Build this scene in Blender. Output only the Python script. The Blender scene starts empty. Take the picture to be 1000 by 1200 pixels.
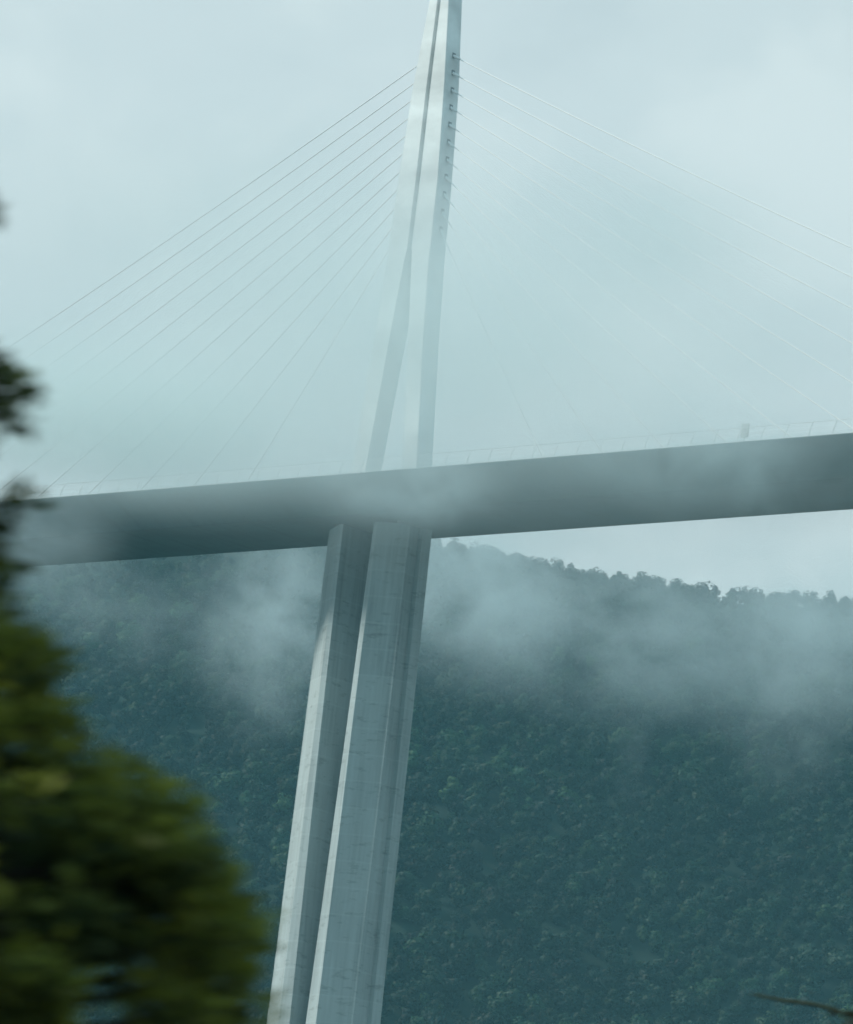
import bpy, bmesh, math, random
import numpy as np
from mathutils import Vector, Matrix

random.seed(11)
rng = np.random.default_rng(11)
scene = bpy.context.scene
COL = scene.collection
R = math.radians

# ------------------------------------------------------------------ helpers
def obj(name, me, mat=None, parent=None, loc=None):
    if isinstance(me, bmesh.types.BMesh):
        m = bpy.data.meshes.new(name); me.to_mesh(m); me.free(); me = m
    o = bpy.data.objects.new(name, me)
    COL.objects.link(o)
    if mat is not None and not me.materials:
        me.materials.append(mat)
    if loc is not None:
        o.location = loc
    if parent is not None:
        o.parent = parent
    return o

def empty(name, loc=(0, 0, 0)):
    o = bpy.data.objects.new(name, None)
    o.empty_display_size = 1
    COL.objects.link(o)
    o.location = loc
    return o

def tag(o, label=None, cat=None, group=None, kind=None):
    if label: o["label"] = label
    if cat: o["category"] = cat
    if group: o["group"] = group
    if kind: o["kind"] = kind
    return o

def loft(bm, rings, cap=True):
    """rings: equally long lists of 3-D points, joined into one closed skin"""
    vs = [[bm.verts.new(p) for p in r] for r in rings]
    n = len(vs[0])
    for a, b in zip(vs[:-1], vs[1:]):
        for i in range(n):
            j = (i + 1) % n
            bm.faces.new((a[i], a[j], b[j], b[i]))
    if cap:
        bm.faces.new(vs[0][::-1]); bm.faces.new(vs[-1])
    bmesh.ops.recalc_face_normals(bm, faces=bm.faces[:])
    return bm

def tube(bm, pts, radii, n=8):
    pts = [Vector(p) for p in pts]
    rings = []
    for i, p in enumerate(pts):
        d = (pts[min(i + 1, len(pts) - 1)] - pts[max(i - 1, 0)]).normalized()
        a = d.orthogonal().normalized() if i == 0 else (a - a.dot(d) * d).normalized()
        b = d.cross(a)
        rings.append([p + radii[i] * (math.cos(t) * a + math.sin(t) * b)
                      for t in (2 * math.pi * k / n for k in range(n))])
    return loft(bm, rings)

def box(bm, lo, hi):
    x0, y0, z0 = lo; x1, y1, z1 = hi
    return loft(bm, [[(x0, y0, z0), (x1, y0, z0), (x1, y1, z0), (x0, y1, z0)],
                     [(x0, y0, z1), (x1, y0, z1), (x1, y1, z1), (x0, y1, z1)]])

def np_mesh(name, co, faces, mat, attr=None, outn=None):
    """co (n,3), faces (m,k) -> mesh; attr: per-face colours (m,3)"""
    me = bpy.data.meshes.new(name)
    m, k = faces.shape
    me.vertices.add(len(co)); me.vertices.foreach_set("co", np.ascontiguousarray(co, np.float32).ravel())
    me.loops.add(m * k); me.loops.foreach_set("vertex_index", np.ascontiguousarray(faces, np.int32).ravel())
    me.polygons.add(m)
    me.polygons.foreach_set("loop_start", np.arange(0, m * k, k, dtype=np.int32))
    me.update(calc_edges=True)
    if attr is not None:
        a = me.attributes.new("tint", 'FLOAT_COLOR', 'FACE')
        a.data.foreach_set("color", np.c_[attr, np.ones(m)].astype(np.float32).ravel())
    if outn is not None:
        a = me.attributes.new("outward", 'FLOAT_VECTOR', 'FACE')
        a.data.foreach_set("vector", np.ascontiguousarray(outn, np.float32).ravel())
    me.materials.append(mat)
    me.validate()
    return me

class N:
    """small shader-graph helper"""
    def __init__(self, name, world=None):
        if world is None:
            self.m = bpy.data.materials.new(name); self.m.use_nodes = True; nt = self.m.node_tree
        else:
            self.m = world; world.use_nodes = True; nt = world.node_tree
        nt.nodes.clear(); self.nt = nt
    def __call__(self, typ, ins=None, **kw):
        n = self.nt.nodes.new(typ)
        for k, v in kw.items(): setattr(n, k, v)
        for k, v in (ins or {}).items(): self.put(n.inputs[k], v)
        return n
    def put(self, sock, v):
        if isinstance(v, bpy.types.NodeSocket): self.nt.links.new(v, sock)
        else: sock.default_value = v
    def math(self, op, a, b=0.0, clamp=False):
        n = self('ShaderNodeMath', {0: a, 1: b}, operation=op, use_clamp=clamp); return n.outputs[0]
    def ramp(self, fac, stops, interp='LINEAR'):
        n = self('ShaderNodeValToRGB', {0: fac}); cr = n.color_ramp; cr.interpolation = interp
        while len(cr.elements) < len(stops): cr.elements.new(0.5)
        for e, (p, c) in zip(cr.elements, stops):
            e.position = p; e.color = (*c, 1) if len(c) == 3 else c
        return n.outputs[0]
    def mix(self, fac, a, b, blend='MIX'):
        n = self('ShaderNodeMix', data_type='RGBA', blend_type=blend)
        self.put(n.inputs[0], fac); self.put(n.inputs[6], a); self.put(n.inputs[7], b)
        return n.outputs[2]
    def noise(self, vec, scale, detail=4, rough=.55, dist=0.0):
        n = self('ShaderNodeTexNoise', {'Scale': scale, 'Detail': detail, 'Roughness': rough, 'Distortion': dist})
        if vec is not None: self.put(n.inputs['Vector'], vec)
        return n.outputs[0]
    def mapping(self, vec, scale):
        return self('ShaderNodeMapping', {'Vector': vec, 'Scale': scale}).outputs[0]
    def out(self, surf=None, vol=None):
        o = self('ShaderNodeOutputMaterial')
        if surf: self.nt.links.new(surf, o.inputs['Surface'])
        if vol: self.nt.links.new(vol, o.inputs['Volume'])
        return self.m

# ------------------------------------------------------------------ camera
CAM = np.array([576.877, -620.38, 1.6])
HD = 180.29 + 1.6                                   # height of the road above the camera's ground
FPX = 6758.512
BASIS = np.array([[0.748, 0.055, -0.661], [0.654, -0.228, 0.721], [0.111, 0.972, 0.207]])
BX = BASIS[:, 0] / np.linalg.norm(BASIS[:, 0])
BF = BASIS[:, 2] - BX * (BX @ BASIS[:, 2]); BF /= np.linalg.norm(BF)
BU = np.cross(BX, BF)
cam_d = bpy.data.cameras.new("camera")
cam = bpy.data.objects.new("camera", cam_d); COL.objects.link(cam)
cam.matrix_world = Matrix((
    (BX[0], BU[0], -BF[0], CAM[0]), (BX[1], BU[1], -BF[1], CAM[1]), (BX[2], BU[2], -BF[2], CAM[2]), (0, 0, 0, 1)))
cam_d.sensor_width = 36; cam_d.lens = FPX / 1200 * 36
cam_d.clip_start = 0.5; cam_d.clip_end = 20000
cam_d.dof.use_dof = True                             # a long lens focused on the bridge: the roadside leaves go soft
cam_d.dof.focus_distance = 320
cam_d.dof.aperture_fstop = 5.6
cam_d.dof.aperture_ratio = 0.38
scene.camera = cam

def ray(px, py):
    d = BX * (px - 500) / FPX + BU * (600 - py) / FPX + BF
    return d
FH = np.array([BF[0], BF[1]]); FH /= np.linalg.norm(FH)      # horizontal forward
RH = np.array([FH[1], -FH[0]])                                # horizontal right
def at(px, py, t):
    """point seen at a photo pixel, t metres ahead (horizontally)"""
    d = ray(px, py)
    return CAM + d * (t / (d[0] * FH[0] + d[1] * FH[1]))

# ------------------------------------------------------------------ world and sun
SUN = Vector((-0.62, -0.37, 0.66)).normalized()               # towards the sun
w = bpy.data.worlds.new("World"); scene.world = w
n = N("World", w)
sky = n('ShaderNodeTexSky', sky_type='NISHITA', sun_disc=False)
sky.sun_elevation = math.asin(SUN.z); sky.sun_rotation = math.atan2(SUN.x, SUN.y)
sky.air_density = 1.2; sky.dust_density = 3.0; sky.ozone_density = 1.5
tc = n('ShaderNodeTexCoord').outputs['Generated']
f1 = n.noise(n.mapping(tc, (1, 1, 1.6)), 9.0, 5, .5, .4)
f2 = n.noise(n.mapping(tc, (1, 1, 1.3)), 26.0, 4, .5, .3)
f = n.math('ADD', n.math('MULTIPLY', f1, .7), n.math('MULTIPLY', f2, .3))
cloud = n.ramp(f, [(.36, (7.7, 9.2, 9.55)), (.5, (8.6, 10.1, 10.35)), (.62, (9.6, 11.0, 11.1))], 'EASE')
up = n('ShaderNodeSeparateXYZ', {0: tc}).outputs[2]
high = n('ShaderNodeMapRange', {'Value': up, 'From Min': .32, 'From Max': .75}, interpolation_type='SMOOTHSTEP').outputs[0]
cloud = n.mix(high, cloud, (3.9, 8.0, 9.6, 1))          # thinner, bluer cloud overhead
skyc = n.mix(0.88, sky.outputs[0], cloud)
bg = n('ShaderNodeBackground', {'Color': skyc, 'Strength': 0.08})
wo = n('ShaderNodeOutputWorld'); n.nt.links.new(bg.outputs[0], wo.inputs[0])

sd = bpy.data.lights.new("sun", 'SUN'); sd.energy = 4.2; sd.angle = R(6); sd.color = (1.0, .97, .88)
so = bpy.data.objects.new("sun", sd); COL.objects.link(so)
so.rotation_euler = SUN.to_track_quat('Z', 'Y').to_euler(); so.location = (0, 0, 600)

# ------------------------------------------------------------------ materials
def concrete(name, base, scale=1.0):
    n = N(name)
    pos = n('ShaderNodeNewGeometry').outputs['Position']
    big = n.noise(n.mapping(pos, (.25, .25, .05)), scale, 5, .6)
    streak = n.noise(n.mapping(pos, (1.6, 1.6, .04)), scale, 4, .6)
    fine = n.noise(pos, 2.5, 4, .6)
    z = n('ShaderNodeSeparateXYZ', {0: pos}).outputs[2]
    lift = n.math('FRACT', n.math('DIVIDE', z, 4.0))               # 4 m pours
    joint = n.math('LESS_THAN', n.math('ABSOLUTE', n.math('SUBTRACT', lift, .5)), .035)
    liftid = n.math('FLOOR', n.math('DIVIDE', n.math('ADD', z, -2.0), 4.0))
    tone = n('ShaderNodeTexWhiteNoise', {'W': liftid}, noise_dimensions='1D').outputs[0]
    v = n.math('ADD', n.math('MULTIPLY', big, .55), n.math('MULTIPLY', streak, .45))
    c = n.ramp(v, [(.32, tuple(b * .6 for b in base)), (.5, base), (.68, tuple(b * 1.25 for b in base))])
    c = n.mix(n.math('MULTIPLY', tone, .40), c, (base[0] * 1.35, base[1] * 1.33, base[2] * 1.3, 1))
    c = n.mix(n.math('MULTIPLY', joint, n.math('MULTIPLY', big, .35)), c, (base[0] * 1.5, base[1] * 1.5, base[2] * 1.45, 1))
    band = n.noise(n.mapping(pos, (.35, .35, 1.1)), 1.0, 5, .65)
    c = n.mix(n('ShaderNodeMapRange', {'Value': band, 'From Min': .56, 'From Max': .72, 'To Max': .55}).outputs[0], c, (base[0] * .38, base[1] * .38, base[2] * .36, 1))
    c = n.mix(n.math('MULTIPLY', fine, .25), c, (base[0] * .7, base[1] * .7, base[2] * .7, 1))
    bump = n('ShaderNodeBump', {'Strength': .25, 'Distance': .05, 'Height': fine}).outputs[0]
    b = n('ShaderNodeBsdfPrincipled', {'Base Color': c, 'Roughness': .85, 'Normal': bump})
    return n.out(b.outputs[0])

def painted_steel(name, base, seams=True):
    n = N(name)
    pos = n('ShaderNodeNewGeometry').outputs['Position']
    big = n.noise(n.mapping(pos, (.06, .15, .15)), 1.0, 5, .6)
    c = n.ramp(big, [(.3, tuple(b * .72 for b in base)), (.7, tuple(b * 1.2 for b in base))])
    if seams:
        st = n.noise(n.mapping(pos, (.8, .05, .3)), 1.0, 4, .6)      # dirt washed across the soffit
        c = n.mix(n('ShaderNodeMapRange', {'Value': st, 'From Min': .5, 'From Max': .7, 'To Max': .5}).outputs[0], c, tuple(b * .55 for b in base) + (1,))
        x = n('ShaderNodeSeparateXYZ', {0: pos}).outputs[0]
        s = n.math('LESS_THAN', n.math('FRACT', n.math('DIVIDE', x, 4.17)), .02)
        c = n.mix(n.math('MULTIPLY', s, .35), c, tuple(b * .5 for b in base) + (1,))
    b = n('ShaderNodeBsdfPrincipled', {'Base Color': c, 'Roughness': .5})
    return n.out(b.outputs[0])

def plain(name, base, rough=.6, var=.25, scale=3.0):
    n = N(name)
    pos = n('ShaderNodeTexCoord').outputs['Object']
    f = n.noise(pos, scale, 4, .6)
    c = n.ramp(f, [(.3, tuple(b * (1 - var) for b in base)), (.7, tuple(b * (1 + var) for b in base))])
    b = n('ShaderNodeBsdfPrincipled', {'Base Color': c, 'Roughness': rough})
    return n.out(b.outputs[0])

def leafy(name, transl=.35, tint=True, base=(.05, .07, .02), soft=0.0):
    n = N(name); kw = {}
    if soft:                                          # leaves of one clump shade together
        ov = n('ShaderNodeAttribute', attribute_name='outward', attribute_type='GEOMETRY').outputs['Vector']
        ng = n('ShaderNodeNewGeometry').outputs['Normal']
        mixv = n('ShaderNodeMix', data_type='VECTOR'); n.put(mixv.inputs[0], soft); n.put(mixv.inputs[4], ng); n.put(mixv.inputs[5], ov)
        kw['Normal'] = n('ShaderNodeVectorMath', {0: mixv.outputs[1]}, operation='NORMALIZE').outputs[0]
    if tint:
        c = n('ShaderNodeAttribute', attribute_name='tint', attribute_type='GEOMETRY').outputs['Color']
    else:
        c = n('ShaderNodeRGB').outputs[0]; c.default_value = (*base, 1)
    d = n('ShaderNodeBsdfPrincipled', {'Base Color': c, 'Roughness': .65, 'Specular IOR Level': .15, **kw}).outputs[0]
    t = n('ShaderNodeBsdfTranslucent', {'Color': c}).outputs[0]
    m = n('ShaderNodeMixShader', {0: transl, 1: d, 2: t}).outputs[0]
    return n.out(m)

M = dict(
    pier=concrete('pier_concrete', (.335, .40, .41)),
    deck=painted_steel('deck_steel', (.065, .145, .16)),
    mast=painted_steel('mast_steel', (.73, .77, .77), False),
    cable=plain('cable_sheath', (.84, .85, .85), .5, .05),
    socket=plain('socket_paint', (.72, .74, .74), .45, .1),
    bearing_notch_shade=plain('bearing_and_notch_shade', (.2, .22, .23), .7, .2),  # dark bearings, and the painted notch shade on the mast
    rail=plain('rail_metal', (.60, .62, .62), .45, .1),
    sign=plain('sign_metal', (.45, .48, .48), .5, .15),
    asphalt=plain('asphalt', (.05, .05, .052), .9, .2, .5),
    leaf=leafy('roadside_leaf', .4),
    far_leaf=leafy('forest_leaf', .12, soft=.75),
    bark=plain('bark', (.045, .035, .025), .9, .4, 8),
    twig=plain('twig_bark', (.05, .065, .035), .85, .3, 20),
)
def screen_mat():
    n = N('screen_acrylic')
    d = n('ShaderNodeBsdfPrincipled', {'Base Color': (.42, .5, .5, 1), 'Roughness': .5}).outputs[0]
    t = n('ShaderNodeBsdfTransparent').outputs[0]
    return n.out(n('ShaderNodeMixShader', {0: .05, 1: t, 2: d}).outputs[0])
M['screen'] = screen_mat()

# ------------------------------------------------------------------ the terrain
ridge_px = [(-600, 640), (-200, 632), (0, 628), (250, 622), (480, 624), (520, 630), (570, 636), (610, 644), (650, 654),
            (700, 663), (740, 669), (790, 680), (830, 685), (880, 688), (940, 690), (1000, 693), (1100, 698), (1500, 730)]
T_R = 2000.0
rl, rz = [], []
for px, py in ridge_px:
    p = at(px, py, T_R); q = p[:2] - CAM[:2]
    rl.append(q @ RH); rz.append(p[2] - 5.0)
def wob(x, y):
    return (np.sin(x * .011 + y * .004) + np.sin(y * .013 - x * .006 + 1.7) + .6 * np.sin(x * .031 + 2.2 + y * .017)
            + .4 * np.sin(x * .057 - y * .047))
def height(x, y):
    x = np.asarray(x, float); y = np.asarray(y, float)
    t = (x - CAM[0]) * FH[0] + (y - CAM[1]) * FH[1]
    l = (x - CAM[0]) * RH[0] + (y - CAM[1]) * RH[1]
    zr = np.interp(l, rl, rz)
    s = lambda a, b, v: (lambda k: k * k * (3 - 2 * k))(np.clip((v - a) / (b - a), 0, 1))
    valley = -42 * s(60, 380, t) + wob(x, y) * 1.2 * s(60, 300, t)
    slope = zr - .56 * (T_R - t)
    w = wob(x, y)
    slope = slope + 2.2 * w * s(T_R, T_R - 60, t) - 6 * s(T_R - 300, T_R - 60, t) * (1 - s(T_R - 60, T_R, t))
    soft = 40.0
    a = np.maximum(valley, slope) + soft * np.log1p(np.exp(-np.abs(valley - slope) / soft)) - soft * np.exp(-np.abs(t) / 1e9) * 0
    a = np.where(t < 700, valley, a)
    top = zr - (t - T_R) * .06 + w * .6
    return np.where(t > T_R, top, np.where(slope > valley - 200, np.minimum(a, np.maximum(slope + 18, valley)), valley))

gx = np.linspace(-2600, 1500, 301); gy = np.linspace(-1300, 2800, 301)
XX, YY = np.meshgrid(gx, gy)
co = np.c_[XX.ravel(), YY.ravel(), height(XX.ravel(), YY.ravel())]
nx, ny = len(gx), len(gy)
ZZ = co[:, 2].reshape(ny, nx)
def ground_z(x, y):
    u = (x - gx[0]) / (gx[1] - gx[0]); v = (y - gy[0]) / (gy[1] - gy[0])
    a, b = int(u), int(v); u -= a; v -= b
    return float((ZZ[b, a] * (1 - u) + ZZ[b, a + 1] * u) * (1 - v) + (ZZ[b + 1, a] * (1 - u) + ZZ[b + 1, a + 1] * u) * v)
i = np.arange(nx * ny).reshape(ny, nx)
faces = np.stack([i[:-1, :-1], i[:-1, 1:], i[1:, 1:], i[1:, :-1]], -1).reshape(-1, 4)
def ground_mat():
    n = N('ground_scrub')
    pos = n('ShaderNodeNewGeometry').outputs['Position']
    a = n.noise(pos, .05, 6, .65); b = n.noise(pos, .6, 4, .6)
    v = n.math('ADD', n.math('MULTIPLY', a, .6), n.math('MULTIPLY', b, .4))
    c = n.ramp(v, [(.3, (.008, .017, .014)), (.55, (.013, .026, .020)), (.8, (.035, .045, .032))])
    bs = n('ShaderNodeBsdfPrincipled', {'Base Color': c, 'Roughness': .95, 'Specular IOR Level': .1})
    return n.out(bs.outputs[0])
g_me = np_mesh('ground', co, faces, ground_mat())
for p in g_me.polygons: p.use_smooth = True
ground = tag(obj('ground', g_me), kind='structure')

# ------------------------------------------------------------------ the bridge
bridge = empty('cable_stayed_bridge', (0, 0, HD))
tag(bridge, 'high cable-stayed motorway bridge with pale mast and split concrete pier, half lost in mist', 'bridge')

def interp(z, tab):
    zs = [t[0] for t in tab]
    return [float(np.interp(z, zs, [t[k] for t in tab])) for k in range(1, len(tab[0]))]

# pier columns: z (below the road), g gap, a front flat, dx dy chamfer, h half depth
PT = [(-92, .9, 2.5, 5.2, 3.1, 6.2), (-72, 1.40, 2.05, 5.0, 3.0, 5.9), (-36, 2.35, 1.2, 4.8, 2.9, 5.45), (-4.55, 2.95, .77, 4.4, 2.7, 5.1)]
def col_ring(z, s):
    g, a, dx, dy, h = interp(z, PT)
    e = g + a + dx
    tl = .42 * a if s > 0 else 0.0                     # the sunny front strip is turned a little
    if s > 0: a *= 1.3
    pts = [(g, -h + tl), (g + a, -h), (e - .2, -h + dy - .13), (e + .06, -h + dy - .06), (e + .06, -h + dy + .4), (e - .6, -h + dy + .6),
           (e - .6, h - dy - 2.1), (e + .1, h - dy - 2.0), (e + .1, h - dy), (g + a, h), (g, h)]
    return [(s * x, y, z) for x, y in pts]
zs = np.linspace(-92, -4.55, 23)
for s in (-1, 1):
    col = obj('pier_column', loft(bmesh.new(), [col_ring(z, s) for z in zs]), M['pier'], bridge)
    col.location.x = -.85
    for by in (-2.6, 2.6):
        bm = bmesh.new(); box(bm, (s * 5.4 - 1.0, by - .9, -4.548), (s * 5.4 + 1.0, by + .9, -4.052))
        bmesh.ops.bevel(bm, geom=bm.edges[:], offset=.05, segments=1, affect='EDGES')
        obj('bearing', bm, M['bearing_notch_shade'], col)
def shaft_ring(z):
    k = (-92.004 - z) / 130
    g, a, dx, dy, h = PT[0][1:]
    e = g + a + dx + 5 * k; h = h + 5 * k; f = g + a + 1.5 * k
    return [(-f, -h, z), (f, -h, z), (e, -h + dy, z), (e, h - dy, z), (f, h, z), (-f, h, z), (-e, h - dy, z), (-e, -h + dy, z)]
obj('pier_shaft', loft(bmesh.new(), [shaft_ring(z) for z in np.linspace(-228, -92.004, 20)]), M['pier'], bridge).location.x = -.85

# deck: trapezoidal steel box, closed section
def deck_ring(x):
    return [(x, -16, 0), (x, -15.97, -.12), (x, -8.2, -4.05), (x, 8.2, -4.05), (x, 15.97, -.12), (x, 16, 0), (x, 0, .12)]
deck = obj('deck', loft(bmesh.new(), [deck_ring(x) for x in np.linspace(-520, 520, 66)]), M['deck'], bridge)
bm = bmesh.new()
loft(bm, [[(x, -13.5, .09), (x, -1.6, .16), (x, -1.6, .20), (x, -13.5, .13)] for x in (-520, 520)])
loft(bm, [[(x, 1.6, .16), (x, 13.5, .09), (x, 13.5, .13), (x, 1.6, .20)] for x in (-520, 520)])
obj('carriageway', bm, M['asphalt'], deck)

# mast legs: z, g inner, b (flat+chamfer in x), dy chamfer, h half depth
MT = [(.2, 3.95, 3.0, .25, 1.75), (6, 3.65, 3.0, .25, 1.75), (24.6, 1.95, 3.2, .25, 1.8), (37, .75, 3.7, .25, 1.8), (39, .48, 3.95, .25, 1.75),
      (50, .46, 3.75, .25, 1.65), (65, .42, 2.95, .25, 1.7), (79, .36, 1.75, .25, 1.55), (87, .3, 1.2, .25, 1.45)]
def mast_e(z):
    g, b, dy, h = interp(z, MT); return g + b
def leg_ring(z, s):
    g, b, dy, h = interp(z, MT)
    e = g + b; q = .22
    return [(s * x, y, z) for x, y in [(g, -h), (e - q, -h), (e, -h + dy), (e, h - dy), (e - q, h), (g, h)]]
mast = empty('mast'); mast.parent = bridge
zm = sorted(set([.2, 6, 24.6, 37, 39, 50, 65, 79, 87] + list(np.linspace(3, 86, 22))))
for s in (-1, 1):
    obj('mast_leg', loft(bmesh.new(), [leg_ring(z, s) for z in zm]), M['mast'], mast)
# recessed web between the two legs above the joint
obj('web_panel', loft(bmesh.new(), [[(-interp(z, MT)[0] + .004, -.9, z), (interp(z, MT)[0] - .004, -.9, z),
    (interp(z, MT)[0] - .004, .9, z), (-interp(z, MT)[0] + .004, .9, z)] for z in [39, 50, 65, 79, 86.8]]), M['mast'], mast)

# eleven stays each way, with their sockets on the mast
ZA = np.linspace(69.6, 42.0, 11)
for s in (-1, 1):
    for k in range(11):
        za = ZA[k]; top = Vector((s * (mast_e(za) - .15), 0, za)); bot = Vector((s * (158 - 12.51 * k), 0, .4))
        d = (bot - top).normalized()
        L = (bot - top).length
        pts = []
        for j in range(17):
            u = j / 16; p = top.lerp(bot, u); p.z -= 4 * u * (1 - u) * L * L * 5.5e-5   # a little sag
            pts.append(p)
        obj('stay_cable', tube(bmesh.new(), pts, [.085] * 17, 6), M['cable'], bridge)
        bm = bmesh.new(); tube(bm, [top + d * .1, top + d * .3, top + d * 1.5, top + d * 1.7], [.27, .25, .21, .12], 10)
        sk = obj('anchor_socket', bm, M['socket'], mast)
        bm = bmesh.new(); e = mast_e(za + 1)
        loft(bm, [[(s * (mast_e(z) + .01), y, z), (s * (mast_e(z) + .06), y, z), (s * (mast_e(z) + .06), y2, z), (s * (mast_e(z) + .01), y2, z)]
                  for z, y, y2 in ((za - .35, -.35, .35), (za + .45, -.35, .35))])
        obj('anchor_notch_shade', bm, M['bearing_notch_shade'], mast)  # thin raised plate, its dark colour stands in for shade inside the anchor notch
        bm = bmesh.new(); tube(bm, [bot - d * 4.5, bot - d * .2], [.2, .26], 8)
        obj('deck_socket', bm, M['socket'], bridge)

# wind screens along both edges
for sy in (-1, 1):
    ws = empty('wind_screen'); ws.parent = bridge
    def prof(u):                                     # leans in over the road towards its top
        return sy * (15.85 - .8 * u ** 1.6), .02 + 2.3 * u
    for k, (u0, u1) in enumerate([(.04, .30), (.34, .62), (.66, .94)]):
        bm = bmesh.new()
        (y0, z0), (y1, z1) = prof(u0), prof(u1)
        loft(bm, [[(x, y0, z0), (x, y1, z1), (x, y1 + .03, z1), (x, y0 + .03, z0)] for x in np.linspace(-300, 300, 2)])
        obj('screen_panel', bm, M['screen'], ws)
    bm = bmesh.new()
    for u in (.02, .97):
        y, z = prof(u); tube(bm, [(-300, y + sy * .08, z), (300, y + sy * .08, z)], [.03, .03], 6)
    obj('rail', bm, M['rail'], ws)
    if sy < 0:
        pm = None
        for k in range(-48, 49):
            if pm is None:
                bm = bmesh.new()
                tube(bm, [(0, prof(u)[0] - sy * .1, prof(u)[1]) for u in np.linspace(0, 1.03, 7)], [.075, .07, .065, .06, .05, .045, .04], 6)
                o = obj('screen_post', bm, M['rail'], ws); pm = o
            else:
                o = pm.copy(); COL.objects.link(o); o.parent = ws
            o.location = (k * 4.17, 0, 0)

# small upright board showing over the near screen
X_S = 79.5
sg = empty('road_sign', (X_S, -14.6, HD + .1))
tag(sg, 'small grey upright board on a post at the edge of the bridge deck', 'sign')
bm = bmesh.new(); tube(bm, [(0, 0, 0), (0, 0, 1.9)], [.09, .08], 8); obj('post', bm, M['rail'], sg)
bm = bmesh.new(); box(bm, (-.7, -.06, .9), (.7, .06, 2.9))
bmesh.ops.bevel(bm, geom=bm.edges[:], offset=.04, segments=2, affect='EDGES'); obj('board', bm, M['sign'], sg)

# ------------------------------------------------------------------ forest on the hill
def leaf_cloud(n_lobe, n_leaf, rad, hgt, size, rg):
    """leaf-clump quads spread through a crown of several lobes; base at z=0"""
    lobes = []
    for k in range(n_lobe):
        a = rg.uniform(0, 2 * math.pi); r = rad * .62 * math.sqrt(rg.uniform(0, 1)); z = hgt * rg.uniform(.34, .82)
        rr = rad * rg.uniform(.38, .62) * (1.15 - .45 * abs(z / hgt - .45))
        lobes.append((r * math.cos(a), r * math.sin(a), z, rr))
    lobes.append((0, 0, hgt * .55, rad * .62)); lobes.append((rg.normal() * .1 * rad, rg.normal() * .1 * rad, hgt * .82, rad * .4))
    L = np.array(lobes)
    wgt = L[:, 3] ** 2; idx = rg.choice(len(L), n_leaf, p=wgt / wgt.sum())
    d = rg.normal(size=(n_leaf, 3)); d /= np.linalg.norm(d, axis=1)[:, None]
    rr = L[idx, 3] * rg.uniform(.78, 1.06, n_leaf)
    c = L[idx, :3] + d * rr[:, None] * np.array([1, 1, .85])
    nrm = d + rg.normal(size=(n_leaf, 3)) * .3; nrm /= np.linalg.norm(nrm, axis=1)[:, None]
    t = np.cross(nrm, rg.normal(size=(n_leaf, 3))); t /= np.linalg.norm(t, axis=1)[:, None]
    b = np.cross(nrm, t)
    s = size * rg.uniform(.55, 1.25, n_leaf)[:, None]
    co = np.stack([c - t * s, c - b * s * .7 + nrm * s * .15, c + t * s, c + b * s * .7 + nrm * s * .15], 1).reshape(-1, 3)
    fc = np.arange(n_leaf * 4).reshape(-1, 4)
    return co, fc, d

VAR = [leaf_cloud(6, 560, 3.9, 9.5, .48, rng) for _ in range(4)] + [leaf_cloud(5, 480, 3.1, 11., .45, rng) for _ in range(3)] \
    + [leaf_cloud(8, 680, 4.9, 9.0, .51, rng) for _ in range(3)]
PAL = np.array([.32, .60, .76]) * np.array([(.030, .048, .018), (.036, .058, .020), (.024, .042, .020), (.050, .064, .020), (.042, .050, .024), (.022, .036, .022), (.070, .074, .026)])
PALP = np.array([.24, .22, .2, .11, .1, .11, .02])

# positions on the slope, denser sampling, jittered grid in (t, l)
pts = []
for t in np.arange(1560, 2030, 6.6):
    half = 205 + (t - 1560) * .03
    for l in np.arange(-half, half, 6.6):
        pts.append((t + rng.uniform(-3, 3), l + rng.uniform(-3, 3)))
pts = np.array(pts)
# small clearings
keep = rng.uniform(size=len(pts)) < np.clip(1.15 - .22 * (np.sin(pts[:, 0] * .11 + pts[:, 1] * .05) * np.sin(pts[:, 1] * .09 - pts[:, 0] * .03) > .55), 0, 1)
pts = pts[keep]
def to_xy(t, l):
    return CAM[0] + FH[0] * t + RH[0] * l, CAM[1] + FH[1] * t + RH[1] * l
cos_, fcs, tints, outs = [], [], [], []; off = 0
for t, l in pts:
    x, y = to_xy(t, l); z = ground_z(x, y)
    c, fc, dn = VAR[rng.integers(len(VAR))]
    a = rng.uniform(0, 6.283); s = rng.uniform(.6, 1.3) * (1.0 if t < 1975 else .6)
    ca, sa = math.cos(a) * s, math.sin(a) * s
    P = np.c_[c[:, 0] * ca - c[:, 1] * sa + x, c[:, 0] * sa + c[:, 1] * ca + y, c[:, 2] * s * rng.uniform(.85, 1.15) + z - .8]
    outs.append(np.c_[dn[:, 0] * math.cos(a) - dn[:, 1] * math.sin(a), dn[:, 0] * math.sin(a) + dn[:, 1] * math.cos(a), dn[:, 2]])
    cos_.append(P); fcs.append(fc + off); off += len(P)
    base = PAL[rng.choice(len(PAL), p=PALP)] * rng.choice([.42, .8, 1.15, 1.5], p=[.32, .3, .28, .10]) * rng.uniform(.85, 1.15)
    base = base * (1 + .4 * math.sin(x * .021 + y * .034) * math.sin(y * .027 - x * .015 + 1.0))
    tints.append(base * rng.uniform(.88, 1.12, (len(fc), 1)))
me = np_mesh('forest', np.concatenate(cos_), np.concatenate(fcs), M['far_leaf'], np.concatenate(tints), np.concatenate(outs))
forest = tag(obj('forest', me), 'dense dark green forest covering the hillside behind the bridge', kind='stuff')

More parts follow.
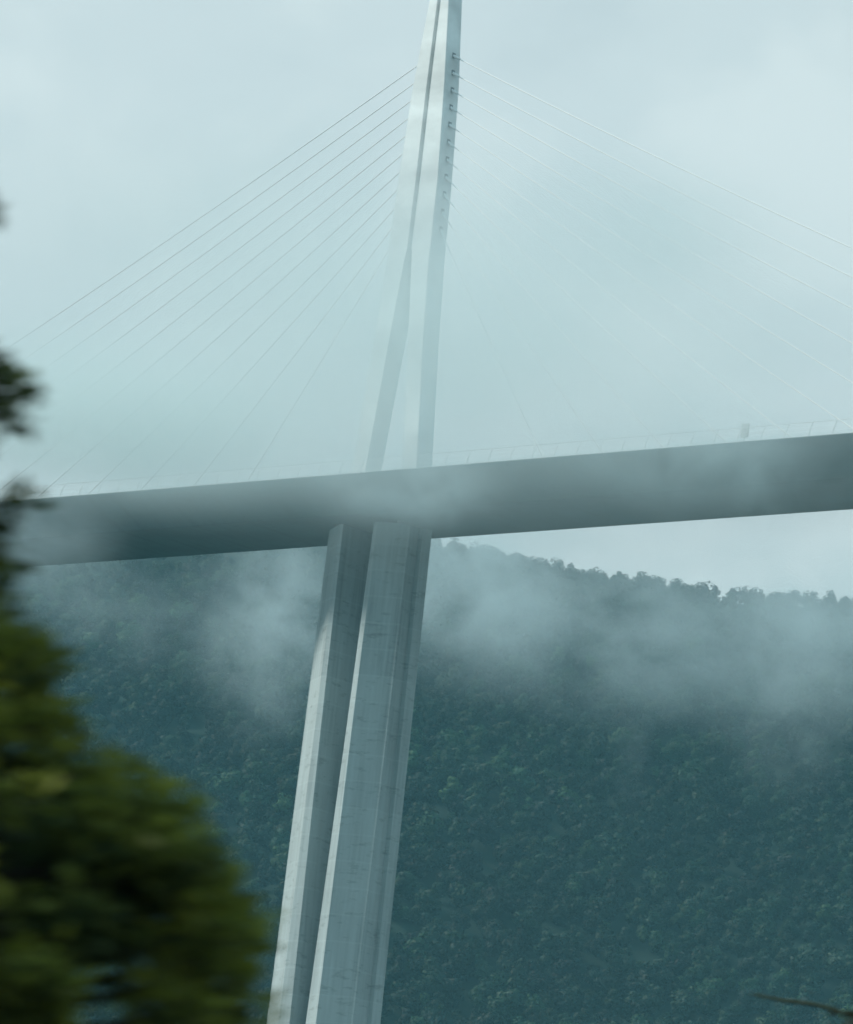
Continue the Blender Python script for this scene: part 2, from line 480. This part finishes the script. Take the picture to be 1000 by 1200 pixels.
# trees one can tell apart: along the skyline
def tree_meshes(kind):
    nl, nf, rad, hg, sz = [(9, 900, 3.4, 7.0, .36), (8, 760, 2.6, 7.8, .34), (12, 1300, 4.6, 7.2, .38)][kind]
    c, fc, dn = leaf_cloud(nl, nf, rad, hg, sz, rng)
    base = PAL[kind]
    crown = np_mesh('crown', c, fc, M['far_leaf'], base * rng.uniform(.85, 1.15, (len(fc), 1)), dn)
    bm = bmesh.new(); tube(bm, [(0, 0, -1.2), (.1, .05, hg * .35), (.15, .2, hg * .7)], [.3, .22, .08], 7)
    for k in range(4):
        a = k * 1.7; tube(bm, [(.1, .05, hg * .32), (math.cos(a) * rad * .5, math.sin(a) * rad * .5, hg * .62)], [.12, .05], 5)
    tr = bpy.data.meshes.new('trunk'); bm.to_mesh(tr); bm.free(); tr.materials.append(M['bark'])
    return crown, tr
KM = [tree_meshes(k) for k in (0, 1, 2, 0, 1)]
SKY_TXT = {0: 'small round-crowned tree standing on the hill skyline', 1: 'slender taller tree standing on the hill skyline',
           2: 'broad dome-shaped tree on the skyline just left of a notch'}
def sky_tree(px, kind, sc, label, group, dt=0.0):
    cr, tr = KM[kind]
    p = at(px, 660, T_R + dt); x, y = p[0], p[1]
    z = ground_z(x, y)
    e = empty('skyline_tree', (x, y, z - rng.uniform(.8, 2.4))); e.scale = (sc, sc, sc); e.rotation_euler.z = rng.uniform(0, 6.28)
    tag(e, label, 'tree', group)
    o = bpy.data.objects.new('crown', cr); COL.objects.link(o); o.parent = e
    o = bpy.data.objects.new('trunk', tr); COL.objects.link(o); o.parent = e
for k, px in enumerate(np.arange(488, 1075, 8.5)):
    if 800 < px < 880: continue
    kd = int(rng.choice([0, 1, 3, 4])); 
    sky_tree(px + rng.uniform(-4, 4), kd, rng.choice([.75, .95, 1.2], p=[.4, .4, .2]) * rng.uniform(.9, 1.1),
             SKY_TXT[kd % 3], ['round trees along the skyline', 'slender trees along the skyline'][kd % 3], rng.uniform(-6, 3))
sky_tree(826, 2, 1.25, 'broad dome-shaped tree on the skyline beside a narrow notch', None)
sky_tree(808, 0, 1.1, 'round tree merging into the dome-shaped tree on the skyline', None, -3)
sky_tree(864, 4, 1.15, 'ragged tree with spiky top across the notch from the dome-shaped tree', None)
sky_tree(878, 1, .95, 'thin tree beside the ragged spiky tree on the skyline', None)

# ------------------------------------------------------------------ the roadside tree close by
T_T = 18.0
PXM = FPX / T_T / 1.0
def crown_tree(name, label, axis_px, edge, t0, seed, n_cl, leaf_len, top_py, bot_py, tufts, tips, per=110):
    rg = np.random.default_rng(seed)
    base = at(axis_px, bot_py, t0)
    gz = ground_z(base[0], base[1])
    e = empty(name, (base[0], base[1], gz)); tag(e, label, 'tree')
    org = np.array([base[0], base[1], gz])
    ztop = at(axis_px, top_py, t0)[2] - gz
    # trunk
    bm = bmesh.new()
    wob_ = [(rg.normal() * .03, rg.normal() * .03) for _ in range(9)]
    tp = [Vector((wob_[i][0] * i * .4, wob_[i][1] * i * .4, ztop * i / 8)) for i in range(9)]
    tube(bm, tp, [.13 * (1 - i / 9.5) + .012 for i in range(9)], 10)
    obj('trunk', bm, M['bark'], e)
    px_s = np.linalg.norm(at(axis_px + 100, bot_py, t0) - base) / 100
    ye, xe = [q[0] for q in edge], [q[1] for q in edge]
    cl = []; cols = []
    limbs = bmesh.new()
    def lump(c, rad, m, bright, flat=.7):
        r = math.hypot(c[0], c[1])
        i = min(7.99, max(0.5, (c[2] - .3 * r - .1) / ztop * 8)); i0 = int(i)
        st = tp[i0].lerp(tp[min(8, i0 + 1)], i - i0)
        mid = st.lerp(Vector(c), .55) + Vector((rg.normal() * .05, rg.normal() * .05, .06))
        tube(limbs, [st, mid, Vector(c)], [.024, .014, .005], 5)
        d = rg.normal(size=(m, 3)); d /= np.linalg.norm(d, axis=1)[:, None]
        q = rg.uniform(0, 1, (m, 1)) ** .5
        cl.append(np.asarray(c) + d * q * rad * np.array([1.15, 1.15, flat]))
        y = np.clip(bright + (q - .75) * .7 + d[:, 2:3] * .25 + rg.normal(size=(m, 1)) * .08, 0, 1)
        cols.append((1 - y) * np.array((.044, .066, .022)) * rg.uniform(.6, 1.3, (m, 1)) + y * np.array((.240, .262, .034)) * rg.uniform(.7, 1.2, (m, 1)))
    for k in range(n_cl):
        py = rg.uniform(ye[0], ye[-1]); ax = axis_px + (1200 - py) * .113
        zz = at(ax, py, t0)[2] - gz
        a = rg.uniform(0, 2 * math.pi)
        rad = rg.uniform(.06, .18)
        R0 = (np.interp(py, ye, xe) + np.interp(py, [700, 900, 1000, 1110], [0, 18, 14, -8]) - ax) * px_s - rad * .35 + .02
        if R0 < .1: continue
        u = 1 - (1 - rg.uniform()) ** 1.7 if rg.uniform() < .5 else rg.uniform(.8, 1.0)
        r = R0 * u * (1 + .04 * math.sin(3 * a + zz * 5))
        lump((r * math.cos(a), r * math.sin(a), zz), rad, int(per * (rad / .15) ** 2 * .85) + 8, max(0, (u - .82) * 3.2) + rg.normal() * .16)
        if k % 5 == 0:                                  # young shoots standing out of the crown
            r *= 1 + rg.uniform(.04, .13) * min(1, .9 / max(r, .2)) if u > .8 else 1
            if u > .8: lump((r * math.cos(a), r * math.sin(a), zz + rg.uniform(0, .08)), rg.uniform(.035, .065), int(per * .22), .55 + rg.normal() * .2, 1.0)
    for px, py, rad in tips:
        p = at(px, py, t0) - org
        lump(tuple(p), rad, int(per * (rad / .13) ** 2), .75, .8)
    for px, py, rad in tufts:
        p = at(px, py, t0) - org
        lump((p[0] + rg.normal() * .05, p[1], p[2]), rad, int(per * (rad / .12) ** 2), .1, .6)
    obj('limbs', limbs, M['bark'], e)
    P = np.concatenate(cl); C = np.concatenate(cols); m = len(P)
    d1 = rg.normal(size=(m, 3)) + np.array([0, 0, -.3]); d1 /= np.linalg.norm(d1, axis=1)[:, None]
    nn = rg.normal(size=(m, 3)) + np.array([0, 0, .8]); nn -= d1 * (nn * d1).sum(1)[:, None]; nn /= np.linalg.norm(nn, axis=1)[:, None]
    sd = np.cross(d1, nn); s = leaf_len * rg.uniform(.6, 1.25, (m, 1))
    co = np.stack([P, P + d1 * s * .45 + sd * s * .26 + nn * s * .06, P + d1 * s, P + d1 * s * .45 - sd * s * .26 + nn * s * .06], 1).reshape(-1, 3)
    f = np.arange(m * 4).reshape(-1, 4)
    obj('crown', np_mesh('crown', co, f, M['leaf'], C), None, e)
    return e
EDGE = [(-260, -260), (-60, -210), (100, -170), (300, -140), (520, -130), (600, -110), (650, -60), (690, -5), (740, 45), (790, 85), (850, 140),
        (900, 195), (940, 235), (1000, 285), (1060, 295), (1110, 322), (1150, 312), (1200, 270), (1300, 240), (1420, 160), (1560, -60)]
TUFTS = [(2, 455, .075), (-28, 448, .12), (30, 458, .04), (-4, 490, .07), (-12, 415, .06), (-40, 500, .12), (-45, 420, .12), (-6, 612, .06), (-32, 640, .12),
         (14, 655, .05), (-10, 590, .07), (-22, 215, .045), (-26, 250, .05), (-70, 230, .1), (-30, 690, .14), (30, 755, .07), (60, 760, .05)]
TIPS = [(48, 752, .05), (40, 785, .09), (85, 845, .07), (150, 905, .08), (205, 945, .07), (258, 1012, .075), (246, 1040, .07), (272, 1122, .10), (288, 1098, .06),
        (190, 1000, .08), (120, 985, .08), (60, 900, .09), (225, 1105, .08), (170, 1075, .07)]
crown_tree('roadside_tree', 'dark leafy roadside tree with yellow-green tips, out of focus beside the road', -430, EDGE, T_T, 5, 2150, .075, -330, 1200, TUFTS, TIPS)

# low shrub whose bare twig shows at the bottom corner
TS = 38.0
sb = at(1110, 1300, TS); gz = ground_z(sb[0], sb[1])
sh = empty('roadside_sapling', (sb[0], sb[1], gz)); tag(sh, 'brownish roadside sapling with one bare twig reaching out below the forest', 'tree')
def lp(px, py, t): return Vector(at(px, py, t) - np.array([sb[0], sb[1], gz]))
bm = bmesh.new()
tube(bm, [(0, 0, -.1), (.06, .04, 3.4), lp(1078, 1260, TS)], [.07, .055, .03], 8)
tube(bm, [(.0, 0, .4), (-.2, .22, 4.2), lp(1120, 1230, TS + .3)], [.05, .04, .02], 8)
tube(bm, [lp(1078, 1260, TS), lp(1040, 1215, TS), lp(1000, 1195, TS)], [.03, .024, .018], 6)
obj('stem', bm, M['twig'], sh)
bm = bmesh.new()
tube(bm, [lp(1052, 1226, TS), lp(1000, 1190, TS), lp(955, 1177, TS), lp(915, 1172, TS), lp(882, 1165, TS)], [.018, .016, .014, .012, .009], 6)
obj('twig', bm, M['twig'], sh)
rg = np.random.default_rng(8); m = 2600
cc = np.array([lp(rg.uniform(1000, 1230), rg.uniform(1165, 1420), TS + rg.uniform(-.8, .8)) for _ in range(34)])
cc = np.array([c for c in cc])
P = cc[rg.integers(len(cc), size=m)] + rg.normal(size=(m, 3)) * .1
d1 = rg.normal(size=(m, 3)); d1 /= np.linalg.norm(d1, axis=1)[:, None]
sdv = np.cross(d1, rg.normal(size=(m, 3))); sdv /= np.linalg.norm(sdv, axis=1)[:, None]
s = .10 * rg.uniform(.6, 1.3, (m, 1))
co = np.stack([P, P + d1 * s * .5 + sdv * s * .26, P + d1 * s, P + d1 * s * .5 - sdv * s * .26], 1).reshape(-1, 3)
obj('crown', np_mesh('crown', co, np.arange(m * 4).reshape(-1, 4), M['leaf'], np.array((.032, .036, .018)) * rg.uniform(.5, 1.4, (m, 1))), None, sh)

# ------------------------------------------------------------------ haze and mist
AIR = (.34, .80, .94, 1)
n = N('haze_air')
pv = n('ShaderNodeVolumePrincipled', {'Color': AIR, 'Density': 8.6e-5, 'Anisotropy': .0})
hz_mat = n.out(None, pv.outputs[0])
bm = bmesh.new(); box(bm, (-2650, -1350, -120), (1550, 2850, 470))
tag(obj('haze', bm, hz_mat), 'thin pale blue-green haze filling the whole valley', kind='stuff')

def mist(px, py, t, rx, rz, ry, dens, nscale, lo=.40, hi=.68, seed=0.0, col=(.885, .98, 1.0, 1), rot=0.0):
    """one drifting bank: an ellipsoid of air whose density fades to nothing at its rim"""
    n = N('mist_air')
    tc = n('ShaderNodeTexCoord').outputs['Object']
    r = n('ShaderNodeVectorMath', {0: tc}, operation='LENGTH').outputs['Value']
    fall = n('ShaderNodeMapRange', {'Value': r, 'From Min': 1.0, 'From Max': .05, 'To Min': 0.0, 'To Max': 1.0}, interpolation_type='SMOOTHSTEP').outputs[0]
    fall = n.math('POWER', fall, 1.5)
    v = n('ShaderNodeVectorMath', {0: tc, 1: (seed, seed * .7, -seed)}, operation='ADD').outputs[0]
    nz = n.noise(n.mapping(v, (1, 1, max(.5, rz / rx))), nscale, 5, .6, .6)
    nz = n('ShaderNodeMapRange', {'Value': nz, 'From Min': lo, 'From Max': hi}, interpolation_type='SMOOTHSTEP').outputs[0]
    de = n.math('MULTIPLY', n.math('MULTIPLY', fall, nz), dens)
    pv = n('ShaderNodeVolumePrincipled', {'Color': col, 'Density': de, 'Anisotropy': .72})
    m = n.out(None, pv.outputs[0])
    bm = bmesh.new(); bmesh.ops.create_icosphere(bm, subdivisions=3, radius=1.0)
    o = obj('mist', bm, m)
    c = at(px, py, t); o.location = c
    o.scale = (rx, ry, rz); o.rotation_euler = (0, 0, math.atan2(RH[1], RH[0]) + rot)
    tag(o, 'pale mist drifting round the bridge and along the hillside', group='drifting mist', kind='stuff')
    return o
#     px   py   t     rx  rz  ry  dens
MIST = [
    (470, 565, 780, 22, 11, 16, .10, 2.4, .32, .6, 1.0),      # before the deck at the pylon
    (850, 545, 760, 34, 12, 18, .075, 2.8, .40, .6, 2.0),     # before the deck to the right
    (30, 625, 790, 20, 11, 14, .065, 2.4, .33, .6, 3.0),      # before the deck to the left
    (330, 720, 1150, 26, 36, 26, .050, 2.4, .36, .6, 4.0),    # left of the pier
    (548, 660, 1150, 38, 34, 30, .062, 2.4, .34, .6, 5.0),    # right of the pier
    (780, 735, 1500, 130, 40, 46, .030, 4.6, .40, .6, 6.0),
    (930, 800, 1450, 30, 44, 30, .014, 2.8, .38, .6, 15.0),   # wisps trailing down the slope   # band along the hill
    (985, 715, 1400, 52, 34, 40, .030, 3.0, .34, .6, 7.0),
    (120, 700, 1500, 90, 30, 50, .010, 3.6, .40, .62, 8.0),
    (742, 880, 1400, 8, 26, 14, .009, 2.4, .38, .62, 9.0),
    (500, 395, 745, 110, 40, 48, .042, 1.6, .18, .6, 10.0, (.925, .985, .985, 1)),   # round the mast and stays
    (105, 485, 760, 54, 17, 30, .120, 2.0, .18, .55, 13.0, (.925, .985, .985, 1)),    # round the feet of the stays
    (760, 265, 760, 26, 15, 24, .050, 2.0, .25, .6, 14.0, (.925, .985, .985, 1)),
    (500, 600, 1750, 190, 14, 40, .012, 3.0, .30, .6, 11.0),  # hides the ridge behind the deck
]
for a in MIST: mist(*a)

# ------------------------------------------------------------------ render
scene.render.engine = 'CYCLES'
cy = scene.cycles
cy.use_denoising = True
try: cy.denoiser = 'OPENIMAGEDENOISE'
except Exception: pass
cy.volume_bounces = 4; cy.max_bounces = 8; cy.diffuse_bounces = 2; cy.glossy_bounces = 2; cy.transmission_bounces = 3
cy.transparent_max_bounces = 16
cy.volume_step_rate = 1.0; cy.volume_max_steps = 256
vs = scene.view_settings
vs.view_transform = 'Standard'; vs.look = 'None'; vs.exposure = 0; vs.gamma = 1; vs.use_curve_mapping = False
